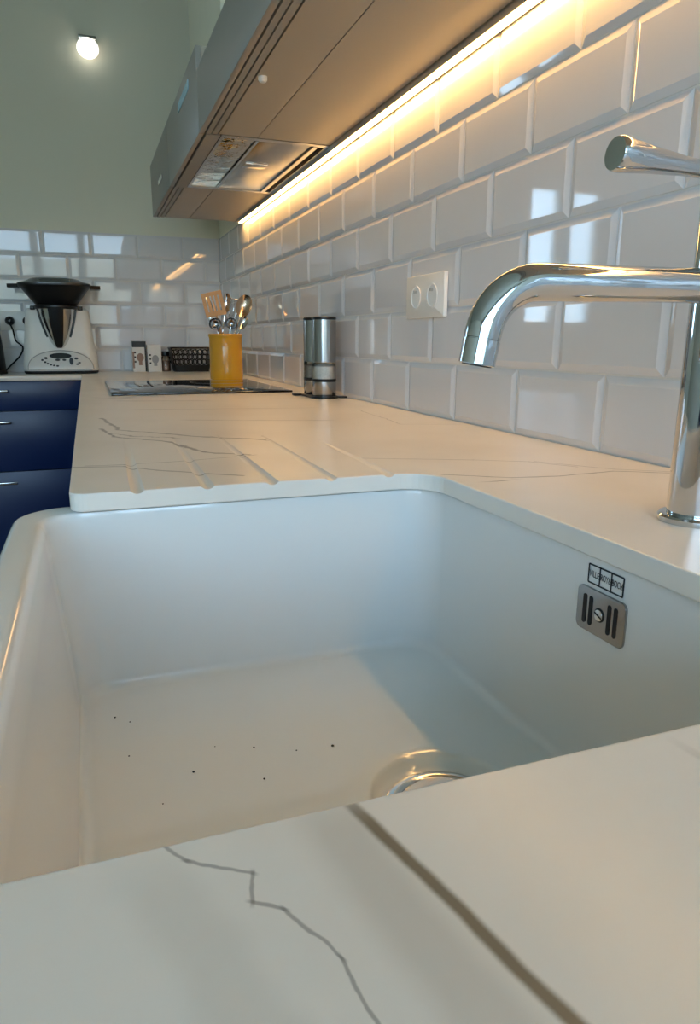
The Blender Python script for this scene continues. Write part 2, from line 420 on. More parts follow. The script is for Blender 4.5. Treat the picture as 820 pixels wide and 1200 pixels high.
# ================================================================ sink
def sink():
    t = thing('apron_sink', 'white glazed ceramic apron-front sink with one deep bowl', 'sink', (-.4775, -.315, Z0-.275))
    ox, oy, oz = -.4775, -.315, -.275
    n = 10; loops = []
    def lp(x0, x1, y0, y1, r, z): loops.append([Vector((x-ox, y-oy, z-oz)) for x, y in rrect_fine(x0, x1, y0, y1, r, n)])
    top = -ST-.0024
    OX0, OX1, OY0, OY1 = -.706, -.245, -.618, -.012
    lp(OX0+.03, OX1-.02, OY0+.02, OY1-.02, .03, -.274)
    lp(OX0+.006, OX1-.006, OY0+.006, OY1-.006, .045, -.262)
    lp(OX0, OX1, OY0, OY1, .050, -.245)
    lp(OX0, OX1, OY0, OY1, .050, top-.006)
    lp(OX0+.0012, OX1-.0012, OY0+.0012, OY1-.0012, .049, top-.0025)
    lp(OX0+.004, OX1-.004, OY0+.004, OY1-.004, .046, top-.0004)
    lp(OX0+.006, OX1-.006, OY0+.006, OY1-.006, .045, top)
    IX0, IX1, IY0, IY1, IR = -.684, -.2705, -.588, -.0465, .036
    lp(IX0-.002, IX1+.004, IY0-.004, IY1+.004, IR+.004, top)
    lp(IX0+.0015, IX1+.001, IY0-.001, IY1+.001, IR+.001, top-.0008)
    lp(IX0+.0055, IX1, IY0, IY1, IR, top-.0040)
    lp(IX0+.0080, IX1, IY0, IY1, IR, top-.011)
    fz = -.2065; f = .010
    for k in range(1, 7): 
        a = k/6
        lp(IX0+.0080+.016*a, IX1-.004*a, IY0+.006*a, IY1-.004*a, IR, top-.011+(fz+f-(top-.011))*a)
    bx0, bx1, by0, by1 = IX0+.0240, IX1-.004, IY0+.006, IY1-.004
    for k in range(1, 7):
        a = k/6*PI/2; d = f*(1-math.cos(a)); zz = fz+f*(1-math.sin(a))
        lp(bx0+d, bx1-d, by0+d, by1-d, IR-d*.5, zz)
    # gently falling floor down to the waste
    cx, cy, cr = -.390, -.326, .061
    last = [(v.x+ox, v.y+oy) for v in loops[-1]]
    def ring(fr, z):
        L = []
        for x, y in last:
            a = math.atan2(y-cy, x-cx); qx, qy = cx+cr*math.cos(a), cy+cr*math.sin(a)
            L.append(Vector((x+(qx-x)*fr-ox, y+(qy-y)*fr-oy, z-oz)))
        loops.append(L)
    for fr in (.25, .5, .75, .95): ring(fr, fz)
    def circ(rr, z): loops.append([Vector((cx+rr*math.cos(math.atan2(y-cy, x-cx))-ox, cy+rr*math.sin(math.atan2(y-cy, x-cx))-oy, z-oz)) for x, y in last])
    circ(cr, fz); circ(cr-.002, fz-.0008); circ(cr-.004, fz-.0030); circ(cr-.007, fz-.0085); circ(.047, fz-.0105)
    bm = loft(B(), loops)
    obj('basin', bm, 'ceramic', t, sharp=50)
    # waste
    zz = fz-.0105-oz
    d = obj('drain', lathe(B(), [(.047, zz-.001), (.047, zz+.0012), (.045, zz+.0022), (.040, zz+.0022), (.0375, zz+.0008), (.0365, zz-.0006), (.0, zz-.0006)][:6], 40, (cx-ox, cy-oy, 0)), 'steel_polished', t)
    obj('strainer_plug', lathe(B(), [(.034, zz-.0004), (.034, zz+.0045), (.031, zz+.0062), (.012, zz+.0052), (.004, zz+.0064)], 36, (cx-ox, cy-oy, 0)), 'steel_polished', d)
    # overflow plate on the wall behind the bowl (outline in y/z)
    xw = IX1-ox-.0004
    def plate(pts, x0, x1, bev=0):
        bm = prism(B(), pts, 0, x1-x0, bev)                     # local x = y, local y = z, extruded along -x
        return xform(bm, Matrix(((0, 0, -1, x1), (1, 0, 0, 0), (0, 1, 0, 0), (0, 0, 0, 1))))
    yc, zc = -.3465-oy, -.0625-oz
    op = obj('overflow_plate', plate(rrect(yc-.0272, yc+.0272, zc-.0180, zc+.0180, .0055), xw-.0026, xw, .0006), 'steel_dark', t, sharp=40)
    for dy in (-.0175, -.0105, .0105, .0175):
        obj('slot', plate(rrect(yc+dy-.0020, yc+dy+.0020, zc-.0120, zc+.0120, .0020), xw-.0030, xw-.0022), 'gap_black', op)
    obj('screw_rim', plate([(yc+.0056*math.cos(a*PI/12), zc+.0056*math.sin(a*PI/12)) for a in range(24)], xw-.0029, xw-.0022), 'gap_black', op)
    sc = obj('screw', plate([(yc+.0046*math.cos(a*PI/12), zc+.0046*math.sin(a*PI/12)) for a in range(24)], xw-.0042, xw-.0022, .0006), 'steel_polished', op)
    sl = plate([(-.0042, -.0006), (.0042, -.0006), (.0042, .0006), (-.0042, .0006)], xw-.0044, xw-.0040)
    xform(sl, Matrix.Translation((0, yc, zc)) @ Matrix.Rotation(.35, 4, 'X')); obj('screw_slot', sl, 'gap_black', op)
    # maker's mark: three framed cells printed on the glaze
    mz0, mz1 = -.0412-oz, -.0265-oz; ya, yb = -.3665-oy, -.3275-oy
    mk = B(); th = .0006; X0, X1 = xw-.0004, xw-.0001
    for zq in (mz0, mz1): box(mk, X0, X1, ya, yb, zq-th, zq+th)
    for i in range(4):
        yq = ya+(yb-ya)*i/3; box(mk, X0, X1, yq-th, yq+th, mz0, mz1)
    mo = obj('maker_mark', mk, 'ink', t)
    for i, txt in enumerate(('VILLE', 'ROY&', 'BOCH')):
        cu = bpy.data.curves.new('t', 'FONT'); cu.body = txt; cu.size = .0075; cu.align_x = 'CENTER'; cu.align_y = 'CENTER'; cu.extrude = .00005
        to = bpy.data.objects.new('t', cu); COL.objects.link(to)
        dg = bpy.context.evaluated_depsgraph_get(); me = bpy.data.meshes.new_from_object(to.evaluated_get(dg))
        bpy.data.objects.remove(to)
        yq = yb-(yb-ya)*(i+.5)/3
        w_ = max(v.co.x for v in me.vertices)-min(v.co.x for v in me.vertices); k = .0112/w_
        me.transform(Matrix(((0, 0, -1, xw-.0003), (-k, 0, 0, yq), (0, 1, 0, (mz0+mz1)/2), (0, 0, 0, 1))))
        me.materials.clear(); me.materials.append(MATS['ink'])
        link('lettering', me, mo)
    return t
sink()

# ================================================================ tap
def tap():
    cx, cy = -.1705, -.328
    t = thing('mixer_tap', 'chrome kitchen mixer tap with long straight spout and lever handle', 'tap', (cx, cy, Z0))
    obj('base_ring', lathe(B(), [(.0284, 0), (.0288, .001), (.0288, .0042), (.0272, .0058), (.0235, .0066), (.0215, .0066)], 40), 'chrome', t)
    obj('column', lathe(B(), [(.0215, .006), (.0219, .008), (.0219, .2465), (.0216, .2480), (.0200, .2485)], 40), 'chrome', t)
    d = Vector((-.991, .134, 0)); zs = .1835
    path = [Vector((0, 0, zs))+d*.012, Vector((0, 0, zs))+d*.06, Vector((0, 0, zs))+d*.11]
    R = .043; e = .150
    for k in range(13):
        a = math.radians(80)*k/12
        path.append(Vector((0, 0, zs))+d*(e+R*math.sin(a))+Vector((0, 0, -R*(1-math.cos(a)))))
    a = math.radians(80); tl = d*math.cos(a)+Vector((0, 0, -math.sin(a)))
    p0 = path[-1]; path.append(p0+tl*.004)
    rd = [.0128]*2+[.0131]+[.0133]*14
    sp = obj('spout', tube(B(), path, rd[:len(path)], 28), 'chrome', t, sharp=60)
    q = p0+tl*.0042
    obj('aerator', tube(B(), [q, q+tl*.0006, q+tl*.0008, q+tl*.0180, q+tl*.0186], [.0128, .0128, .0134, .0132, .0120], 28), 'chrome', sp)
    q2 = q+tl*.0184; obj('outlet', tube(B(), [q2, q2+tl*.0006], [.0108, .0108], 24), 'gap_black', sp)
    # cap and lever
    obj('cartridge_cap', lathe(B(), [(.0205, .2485), (.0212, .2500), (.0212, .2700), (.0195, .2735), (.010, .275)], 36), 'chrome', t)
    a0 = Vector((-.010, 0, .2615)); a1 = Vector((-.1085, .002, .2675))
    lp = []; rr = []
    for k, (f, r_) in enumerate(((0, .0055), (.15, .0058), (.4, .0066), (.7, .0090), (.93, .0116), (.98, .0116), (1.0, .0108))):
        lp.append(a0.lerp(a1, f)); rr.append(r_)
    obj('lever', tube(B(), lp, rr, 24), 'chrome', t, sharp=45)
tap()

# ================================================================ wall cabinets, hood, light strip
CB, CT, CX = .604, .780, -.350                     # cabinet underside, top, front
def wall_cabinet(y0, y1, label, CT=.728):
    t = thing('wall_cabinet', label, 'cabinet', (0, y0, Z0+CB), group='low wall cabinets over the worktop')
    ln = y1-y0; h = CT-CB; g = .0012
    obj('carcass', bx(-.3375, -.008, g, ln-g, .031, h), 'cabinet_under', t)
    obj('back_panel', bx(-.2135, -.034, g, ln-g, -.001, .030), 'cabinet_under', t)
    obj('bottom_panel', bx(-.3045, -.2155, g, ln-g, -.001, .030), 'cabinet_under', t)
    obj('front_rail', bx(-.3205, -.3085, g, ln-g, -.002, .02), 'cabinet_grey', t)
    obj('grip_rail', bx(-.3345, -.3240, g, ln-g, -.003, .02), 'cabinet_grey', t)
    obj('shadow_gap', bx(-.339, -.3025, g, ln-g, .004, .03), 'gap_black', t)
    obj('door', bx(-.350, -.338, g, ln-g, -.003, h, .0008), 'cabinet_grey', t)
    return t
wall_cabinet(1.632, 2.222, 'low grey wall cabinet standing beyond the extractor hood at the far end', .780)
wall_cabinet(-.182, 1.018, 'long low grey wall cabinet above the drainer grooves joining the extractor hood')
wall_cabinet(-.784, -.183, 'low grey wall cabinet above the sink')
tag(obj('cabinet_light_puck', lathe(B(), [(.0085, .002), (.0085, -.006), (.006, -.010), (.002, -.011)], 20, (-.2935, .626, CB)), 'white_plastic', None, (0, 0, Z0)), 'small round white knob fixed under the wall cabinet near the hood', 'knob')
def hood():
    y0, y1 = 1.019, 1.631; ln = y1-y0
    t = thing('extractor_hood', 'built-in extractor hood with steel underside panel between the wall cabinets', 'hood', (0, y0, Z0+CB))
    h = CT-CB; g = .0012
    obj('housing', bx(-.3375, -.008, g, ln-g, .031, h), 'cabinet_under', t)
    obj('front', bx(-.350, -.338, g, ln-g, -.003, h, .0008), 'cabinet_grey', t)
    obj('shadow_gap', bx(-.3385, -.296, g, ln-g, .006, .03), 'gap_black', t)
    obj('front_rail', bx(-.3330, -.301, g, ln-g, -.004, .006), 'cabinet_grey', t)
    fr = B()
    box(fr, -.297, -.034, g, .022, -.002, .012); box(fr, -.297, -.034, ln-.022, ln-g, -.002, .012)
    box(fr, -.297, -.290, .022, ln-.022, -.002, .012)
    obj('frame', fr, 'steel', t)
    l = obj('lamp_cover', bx(-.289, -.214, .024, ln-.024, .001, .008, .002), 'steel_warped', t)
    obj('divider', bx(-.2125, -.2065, .022, ln-.022, -.003, .010), 'steel_polished', t)
    f = obj('grease_filter', bx(-.205, -.072, .024, ln-.024, .001, .010, .0015), 'steel', t)
    obj('filter_latch', bx(-.19, -.13, ln*.40, ln*.40+.05, -.003, .001, .001), 'steel_polished', f)
    obj('rear_trim', bx(-.071, -.060, .022, ln-.022, -.004, .010), 'steel_polished', t)
    obj('suction_slot', bx(-.058, -.045, .022, ln-.022, .006, .012), 'gap_black', t)
    obj('duct_casing', bx(-.275, -.008, .08, ln-.03, h+.0005, CEIL-CB), 'casing_cream', t)
    obj('rear_rail', bx(-.044, -.034, .022, ln-.022, -.004, .012), 'steel_polished', t)
hood()
def led():
    t = thing('light_strip', 'long warm glowing light strip under the wall cabinets against the tiles', 'light strip', (0, -.75, Z0+CB))
    ln = 2.95
    p = B(); box(p, -.0325, -.0305, 0, ln, -.0125, -.001); box(p, -.0305, -.0075, 0, ln, -.003, -.001); box(p, -.0090, -.0075, 0, ln, -.0090, -.003)
    obj('profile', p, 'alu', t)
    obj('diffuser', bx(-.0300, -.0095, .004, ln-.004, -.0088, -.0032, .0015), 'led', t)
led()
# chrome latch; pale blue patch painted in for a bluish reflection on the hood
tag(obj('door_catch', bx(-.004, 0, -.06, .06, -.008, .008, .003), 'chrome', None, (CX-.001, 1.86, Z0+.664)), 'small chrome catch on the front of the far wall cabinet', 'catch')
tag(obj('reflection_patch', bx(-.0012, 0, -.10, .10, -.011, .011), 'pale_blue', None, (CX, 1.25, Z0+.740)), 'small pale blue patch drawn in for a reflection on the grey hood front', 'plate')

# ================================================================ globe lamp on the back wall
gl = thing('globe_lamp', 'small round white globe lamp glowing high on the green wall', 'lamp', (-.527, YB, Z0+1.30))
obj('bracket', bx(-.035, .035, -.060, .004, .060, .072, .002), 'steel', gl)
obj('socket', lathe(B(), [(.022, .040), (.022, .060)], 24, (0, -.045, 0)), 'steel', gl)
gb = B(); bmesh.ops.create_icosphere(gb, subdivisions=4, radius=.044); xform(gb, Matrix.Translation((0, -.045, .028)) @ Matrix.Diagonal((1, 1, .88, 1)))
obj('globe', gb, 'globe', gl)

# ================================================================ base cabinets
def handle_bar(parent, x0, x1, y, z, axis='x'):
    bm = B()
    if axis == 'x':
        box(bm, x0, x1, y-.028, y-.018, z-.005, z+.005, .002)
        for q in (x0+.02, x1-.02): box(bm, q-.004, q+.004, y-.02, y+.001, z-.004, z+.004)
    else:
        box(bm, y-.028, y-.018, x0, x1, z-.005, z+.005, .002)
        for q in (x0+.02, x1-.02): box(bm, y-.02, y+.001, q-.004, q+.004, z-.004, z+.004)
    obj('handle', bm, 'steel_polished', parent)
def drawer_unit():
    t = thing('drawer_cabinet', 'navy blue drawer cabinet with steel bar handles under the back worktop', 'cabinet', (-.95, YBK+.03, 0))
    obj('carcass', bx(-.30, .298, .004, .37, .10, Z0-ST-.001), 'navy_dark', t)
    obj('plinth', bx(-.30, .298, .05, .07, 0, .099), 'navy_dark', t)
    for za, zb, hz in ((-.1370, -ST-.004, -.0585), (-.383, -.1405, -.183), (-.785, -.3865, -.430)):
        d = obj('drawer', bx(-.299, .297, -.014, .003, za+Z0, zb+Z0, .001), 'navy', t)
        handle_bar(d, -.16, .0145, -.014, hz+Z0)
    f = bx(.300, .338, -.014, .003, .10, Z0-ST-.004); obj('filler_panel', f, 'navy', t)
drawer_unit()
def base_unit(y0, y1, top, label):
    t = thing('base_cabinet', label, 'cabinet', (-.31, (y0+y1)/2, 0))
    h = (y1-y0)/2
    obj('carcass', bx(-.29, .30, -h+.001, h-.001, .10, top), 'navy_dark', t)
    obj('plinth', bx(-.24, -.22, -h+.001, h-.001, 0, .099), 'navy_dark', t)
    d = obj('door', bx(-.309, -.291, -h+.002, h-.002, .10, top-.003, .001), 'navy', t)
    handle_bar(d, -.1, .1, -.309, top-.05, 'y')
tp = Z0-ST-.001
base_unit(-1.45, -.625, tp, 'navy blue base cabinet under the worktop on the near side of the sink')
base_unit(-.622, -.008, Z0-.277, 'shorter navy blue base cabinet directly beneath the white sink')
base_unit(-.005, .60, tp, 'navy blue base cabinet under the drainer grooves')
base_unit(.603, 1.19, tp, 'navy blue base cabinet under the worktop before the hob')
base_unit(1.193, 1.85, tp, 'navy blue base cabinet beneath the black hob')
base_unit(1.853, 2.39, tp, 'navy blue base cabinet in the corner beyond the hob')

t = thing('base_cabinet', 'navy blue base cabinet under the return worktop left of the sink', 'cabinet', (-1.03, -.89, 0))
obj('carcass', bx(-.30, .30, -.29, .27, .10, tp), 'navy_dark', t)
obj('plinth', bx(-.30, .30, .20, .22, 0, .099), 'navy_dark', t)
dd = obj('door', bx(-.299, .299, .271, .289, .10, tp-.003, .001), 'navy', t)
hb = B(); box(hb, -.1, .1, .307, .317, tp-.055, tp-.045, .002)
for q in (-.08, .08): box(hb, q-.004, q+.004, .288, .309, tp-.054, tp-.046)
obj('handle', hb, 'steel_polished', dd)

# ================================================================ hob
t = thing('hob', 'flat black glass hob set on the pale worktop', 'hob', (-.332, 1.515, Z0))
obj('glass_plate', prism(B(), rrect(-.245, .245, -.315, .315, .006, 4), .0002, .0052, .001), 'black_glass', t)
for (x, y, r) in ((-.11, -.15, .09), (.12, -.15, .075), (-.11, .16, .075), (.12, .16, .10)):
    obj('zone_ring', lathe(B(), [(r, .00522), (r, .0053), (r-.0012, .0053), (r-.0012, .00522)], 48, (x, y, 0), False, False), 'print_grey', t)

# ================================================================ double wall socket over the worktop
def outlet(parent, m4):
    bm = lathe(B(), [(.0215, 0), (.0215, .0018), (.0195, .0018), (.0190, -.001)], 28, cap1=False); obj('rim', xform(bm, m4), 'white_plastic', parent)
    bm = lathe(B(), [(.0190, -.001), (.0188, -.0006)], 28); s_ = obj('recess', xform(bm, m4), 'print_grey', parent)
    pn = tube(B(), [(0, .010, -.001), (0, .010, .006)], .0026, 12); obj('earth_pin', xform(pn, m4), 'steel_polished', s_)
    for q in (-.0095, .0095):
        hl = lathe(B(), [(.0030, -.0005), (.0030, -.0002)], 12, (q, -.002, 0)); obj('hole', xform(hl, m4), 'gap_black', s_)
t = thing('wall_socket', 'white double wall socket on the tiles above the worktop', 'socket', (-.0052, .517, Z0+.2255))
pl = prism(B(), rrect(-.0815, .0815, -.0400, .0400, .003, 4), 0, .0085, .0016)
RX = Matrix(((0, 0, -1, 0), (-1, 0, 0, 0), (0, 1, 0, 0), (0, 0, 0, 1)))
obj('plate', xform(pl, RX), 'white_plastic', t)
for q in (-.0355, .0355): outlet(t, Matrix.Translation((-.0086, 0, 0)) @ RX @ Matrix.Translation((q, 0, 0)))

# ================================================================ pepper and salt mills on their stand
st = thing('mill_stand', 'flat black stand under the two steel mills', 'stand', (-.064, 1.022, Z0))
obj('tray', prism(B(), rrect(-.036, .036, -.078, .078, .035, 8), 0, .005, .001), 'black_plastic', st)
for (x, y) in ((.040, -.062), (-.044, .062)): obj('tab', prism(B(), rrect(x-.012, x+.012, y-.012, y+.012, .006, 4), .001, .0055, .001), 'black_plastic', st)
def mill(y, fill, label):
    m = thing('spice_mill', label, 'mill', (-.064, y, Z0+.0052), group='steel mills on the black stand')
    R = .0305
    obj('grinder_base', lathe(B(), [(R-.001, 0), (R, .002), (R, .036), (R-.001, .037)], 36), 'steel_dark', m)
    obj('collar', lathe(B(), [(R, .0372), (R+.0004, .038), (R+.0004, .0425), (R, .043)], 36), 'black_plastic', m)
    w_ = obj('window', lathe(B(), [(R-.0006, .0432), (R-.0006, .083)], 36), 'clear_acrylic', m)
    obj('filling', lathe(B(), [(R-.0012, .0434), (R-.0012, .074), (.012, .080), (.003, .081)], 24), fill, w_)
    obj('body', lathe(B(), [(R-.001, .0832), (R, .0845), (R, .188), (R-.0006, .1885)], 36), 'steel_dark', m)
    obj('cap', lathe(B(), [(R-.0006, .1887), (R+.0004, .190), (R+.0004, .1935), (R-.002, .1955), (.01, .196)], 36), 'black_plastic', m)
mill(.984, 'salt', 'brushed steel mill with pale salt in its clear window')
mill(1.060, 'pepper', 'brushed steel mill with darker pepper in its clear window')

# ================================================================ ochre crock with steel utensils
CKX, CKY = -.146, 1.905
t = thing('utensil_crock', 'glossy ochre yellow stoneware crock holding steel utensils', 'crock', (CKX, CKY, Z0))
prof = [(.056, 0), (.0605, .003), (.0612, .012), (.0608, .060), (.0602, .120), (.0600, .148), (.0615, .153), (.0628, .157), (.0628, .163), (.0605, .1655), (.0570, .1640), (.0555, .158), (.0555, .10), (.0555, .012), (.030, .008)]
obj('pot', lathe(B(), prof, 48), 'ochre_glaze', t)
def utensil(name, label, foot, tip, head, m='steel_polished', hm=None):
    """a straight handle from foot (inside the crock) to tip, head built around tip in a frame (u across, v along, n facing)"""
    c = Vector((CKX, CKY, Z0)); f = Vector(foot); p = Vector(tip)
    o = thing(name, label, name.split('_')[-1], c+f, group='steel utensils in the ochre crock')
    d = (p-f); L = d.length; v = d.normalized()
    n = Vector((-.25, -1, .1)); n = (n-v*n.dot(v)).normalized(); u = v.cross(n).normalized()
    M = Matrix((u, v, n)).transposed().to_4x4(); M.translation = d
    obj('handle', tube(B(), [Vector((0, 0, 0)), d*.5, d], [.0042, .0036, .0030], 10), hm or m, o)
    head(o, M, m)
    return o
def h_turner(o, M, m):
    bm = B(); W, H = .037, .085
    y0 = .0
    def bar(x0, x1, ya, yb): box(bm, x0, x1, ya, yb, -.0009, .0009)
    bar(-W, W, 0, .018); bar(-W, W, H-.014, H)
    xs = [-W, -.0245, -.0185, -.0090, -.0030, .0030, .0090, .0185, .0245, W]
    for k in range(0, 10, 2): bar(xs[k], xs[k+1], .018, H-.014)
    obj('blade', xform(bm, M @ Matrix.Rotation(-.12, 4, 'X')), m, o)
def h_spoon(rx, ry, dp):
    def f(o, M, m):
        loops = []
        for k in range(1, 8):
            q = k/7; loops.append([Vector((rx*q*math.cos(2*PI*i/24), ry+ry*q*math.sin(2*PI*i/24), -dp*(1-q*q))) for i in range(24)])
        loops += [[p+Vector((0, 0, .0012)) for p in lp] for lp in loops[::-1]]
        obj('bowl', xform(loft(B(), loops), M), m, o, sharp=60)
    return f
def h_ladle(r):
    def f(o, M, m):
        prof = [(r*math.sin(a), r-r*math.cos(a)) for a in [k/8*1.45 for k in range(1, 9)]]
        inner = [((r-.0014)*math.sin(a), r-(r-.0014)*math.cos(a)) for a in [k/8*1.45 for k in range(8, 0, -1)]]
        bm = lathe(B(), prof+inner, 28)
        xform(bm, Matrix.Translation((0, r*.8, -r*.7)) @ Matrix.Rotation(.25, 4, 'X'))
        obj('bowl', xform(bm, M), m, o, sharp=60)
    return f
def h_whisk(o, M, m):
    for k in range(5):
        a = PI*k/5; path = []
        for i in range(17):
            s = i/16; w_ = .026*math.sin(PI*s)**.8 if 0 < s < 1 else 0
            yy = .105*math.sin(PI*s)**.55 if 0 < s < 1 else 0
            sg = 1 if s < .5 else -1
            ww = .026*math.sin(PI*min(1, yy/.105)*.72)*sg
            path.append(Vector((ww*math.cos(a), yy, ww*math.sin(a))))
        obj('wire', xform(tube(B(), path, .0009, 6), M), m, o)
def h_fork(o, M, m):
    bm = B(); box(bm, -.020, .020, 0, .022, -.001, .001, .0008)
    for x in (-.0165, -.0055, .0055, .0165): tube(bm, [(x, .020, 0), (x, .06, .004), (x*.9, .088, -.002)], [.0026, .0024, .0010], 8)
    obj('prongs', xform(bm, M), m, o)
utensil('slotted_turner', 'broad tan slotted turner leaning left out of the ochre crock', (.020, .012, .02), (-.030, -.006, .228), h_turner, 'turner_led_tan')
utensil('serving_spoon', 'large steel serving spoon leaning right out of the ochre crock', (-.022, .0, .02), (.058, .004, .226), h_spoon(.029, .042, .014), 'steel_led_tint')
utensil('soup_ladle', 'steel ladle with its round bowl under the tan turner', (.030, -.012, .02), (-.036, -.034, .188), h_ladle(.023), 'steel_dark')
utensil('deep_ladle', 'steel ladle with upright bowl in the middle of the crock', (-.010, -.024, .02), (.016, -.030, .190), h_ladle(.022), 'steel_dark')
utensil('balloon_whisk', 'steel wire whisk standing in the ochre crock', (-.004, .026, .02), (.026, .044, .190), h_whisk)
utensil('meat_fork', 'steel serving fork standing at the back of the crock', (.020, .030, .02), (-.030, .046, .215), h_fork)
utensil('long_spoon', 'narrow steel spoon standing behind the slotted turner', (-.030, .020, .02), (.004, .014, .238), h_spoon(.017, .036, .008))
utensil('tasting_spoon', 'small steel spoon poking out at the right rim of the crock', (-.030, -.020, .02), (.052, -.016, .182), h_spoon(.016, .026, .007))

# ================================================================ food processor on the back worktop
def processor():
    x, y = -.735, 2.585
    t = thing('food_processor', 'white food processor with steel bowl and black steamer tray on top', 'food processor', (x, y, Z0))
    def fr(hw, yf, yb, r, z): return [Vector((px, py, z)) for px, py in rrect(-hw, hw, yf, yb, r, 6)]
    obj('foot', loft(B(), [fr(.146, -.030, .165, .05, 0), fr(.150, -.034, .167, .05, .006), fr(.150, -.034, .167, .05, .012)]), 'black_rubber', t)
    b = loft(B(), [fr(.149, -.033, .166, .05, .0121), fr(.1515, -.036, .168, .05, .020), fr(.150, -.032, .168, .05, .05), fr(.143, -.016, .165, .045, .11), fr(.134, .0, .160, .04, .19), fr(.127, .006, .155, .036, .256), fr(.122, .010, .150, .034, .267), fr(.112, .02, .14, .03, .272)])
    obj('housing', b, 'white_plastic', t)
    # bowl: half sunk in the housing
    pr = [(.012, .108), (.022, .112), (.034, .130), (.046, .160), (.058, .200), (.067, .235), (.0725, .268)]
    bw = obj('mixing_bowl', lathe(B(), pr, 40, (0, -.002, 0)), 'steel_polished', t)
    def strip(a0, a1, off, z0i, z1i):
        L = []
        for r_, z in pr[z0i:z1i]:
            L.append([Vector(((r_+o_)*math.cos(a), .0-.002+(r_+o_)*math.sin(a), z)) for a, o_ in ((a0, off), ((a0+a1)/2, off*1.15), (a1, off), (a1, -.001), (a0, -.001))])
        return loft(B(), L)
    obj('bowl_handle', strip(-PI/2-.40, -PI/2+.36, .010, 0, 7), 'black_plastic', bw)
    obj('bowl_edge', strip(-PI-.1, -PI+.12, .006, 0, 7), 'black_plastic', bw); obj('bowl_edge', strip(-.12, .1, .006, 0, 7), 'black_plastic', bw)
    obj('locking_collar', lathe(B(), [(.070, .266), (.084, .268), (.087, .272), (.087, .281), (.080, .284)], 40, (0, .004, 0)), 'black_plastic', t)
    for s in (-1, 1): obj('collar_tab', bx(s*.094-.010, s*.094+.010, .005, .030, .264, .281, .003), 'black_plastic', t)
    def el(a, b_, z, n=40, e=2.6):
        L = []
        for k in range(n):
            q = 2*PI*k/n; c, s = math.cos(q), math.sin(q)
            L.append(Vector((a*math.copysign(abs(c)**(2/e), c), .030+b_*math.copysign(abs(s)**(2/e), s), z)))
        return L
    obj('steamer_tray', loft(B(), [el(.080, .075, .284), el(.086, .080, .290), el(.134, .102, .352), el(.138, .104, .356), el(.150, .108, .362), el(.150, .108, .367)]), 'black_plastic', t)
    for s in (-1, 1):
        obj('tray_grip', loft(B(), [[Vector((s*px, .030+py, z)) for px, py in ((.140, -.055), (.182, -.040), (.182, .040), (.140, .055))] for z in (.352, .366)]), 'black_plastic', t)
    obj('steamer_lid', loft(B(), [el(.146, .106, .3672), el(.146, .106, .372), el(.110, .086, .382), el(.095, .075, .390), el(.085, .066, .392)]), 'smoke_lid', t)
    # control panel: arched plate lying on the sloping front
    RX2 = Matrix.Translation((0, -.041, .018)) @ Matrix.Rotation(PI/2-.18, 4, 'X')
    pts = [(.128*math.cos(PI*k/24), .078*math.sin(PI*k/24)**.8 if 0 < k < 24 else 0) for k in range(25)]
    cp = obj('control_panel', xform(prism(B(), pts, 0, .006, .0015), RX2), 'panel_grey', t)
    obj('panel_edge', xform(tube(B(), [(a*1.01, b_*1.02, .003) for a, b_ in pts], .0022, 8), RX2), 'print_grey', cp)
    def disc(cx, cy, a, b_, z1=.0075): return xform(prism(B(), [(cx+a*math.cos(2*PI*k/20), cy+b_*math.sin(2*PI*k/20)) for k in range(20)], .0058, z1), RX2)
    obj('display', disc(.0, .057, .044, .0125), 'black_glass', cp)
    obj('dial', disc(.042, .034, .008, .015, .014), 'black_plastic', cp)
    for cx, cy, a, b_ in ((-.058, .048, .007, .005), (-.012, .040, .010, .0045), (.014, .040, .008, .004), (.062, .046, .008, .0045), (.066, .022, .007, .0035), (.074, .028, .006, .003),
                          (-.072, .040, .005, .004), (-.062, .031, .005, .004), (-.052, .025, .005, .0035), (-.040, .020, .005, .0035), (-.028, .017, .005, .0035), (-.014, .015, .006, .0035)):
        obj('button', disc(cx, cy, a, b_), 'black_plastic', cp)
processor()

# ================================================================ boxes, jar and basket against the back wall
def bulb_box(x0, x1, h, label, dark):
    t = thing('bulb_box', label, 'box', ((x0+x1)/2, 2.70, Z0)); hw = (x1-x0)/2
    obj('carton', bx(-hw, hw, -.028, .028, 0, h, .0008), 'card_white', t)
    yf = -.0283
    if dark:
        obj('printed_band', bx(-hw+.0005, hw-.0005, yf-.0004, yf, h*.80, h-.001), 'card_black', t)
        obj('printed_edge', bx(-hw+.0005, -hw+.008, yf-.0004, yf, h*.12, h*.66), 'print_brown', t)
        obj('printed_edge', bx(hw-.008, hw-.0005, yf-.0004, yf, .002, h*.8), 'card_black', t)
    pr_ = []
    for k in range(21):
        a = -PI*.35+PI*1.7*k/20; pr_.append((.62*hw*math.cos(a)*.8, h*.47+.62*hw*math.sin(a)))
    pr_ += [(-.25*hw, h*.22), (.25*hw, h*.22)]
    bm = xform(prism(B(), pr_, 0, .0006), Matrix(((1, 0, 0, .1*hw), (0, 0, -1, yf), (0, 1, 0, 0), (0, 0, 0, 1))))
    obj('bulb_print', bm, 'print_brown' if dark else 'print_grey', t)
    bp_ = B()
    for k in range(3): box(bp_, -hw*.75, -hw*.5, yf-.0005, yf, h*(.3+.15*k), h*(.36+.15*k))
    obj('printed_marks', bp_, 'ink', t)
bulb_box(-.434, -.372, .138, 'small light bulb carton with black top band against the back tiles', True)
bulb_box(-.368, -.306, .120, 'small white light bulb carton beside the black-topped one', False)
t = thing('spice_jar', 'small glass jar with black lid between the carton and the basket', 'jar', (-.285, 2.70, Z0))
obj('glass', lathe(B(), [(.018, 0), (.0205, .003), (.0205, .060), (.016, .070)], 24), 'clear_acrylic', t)
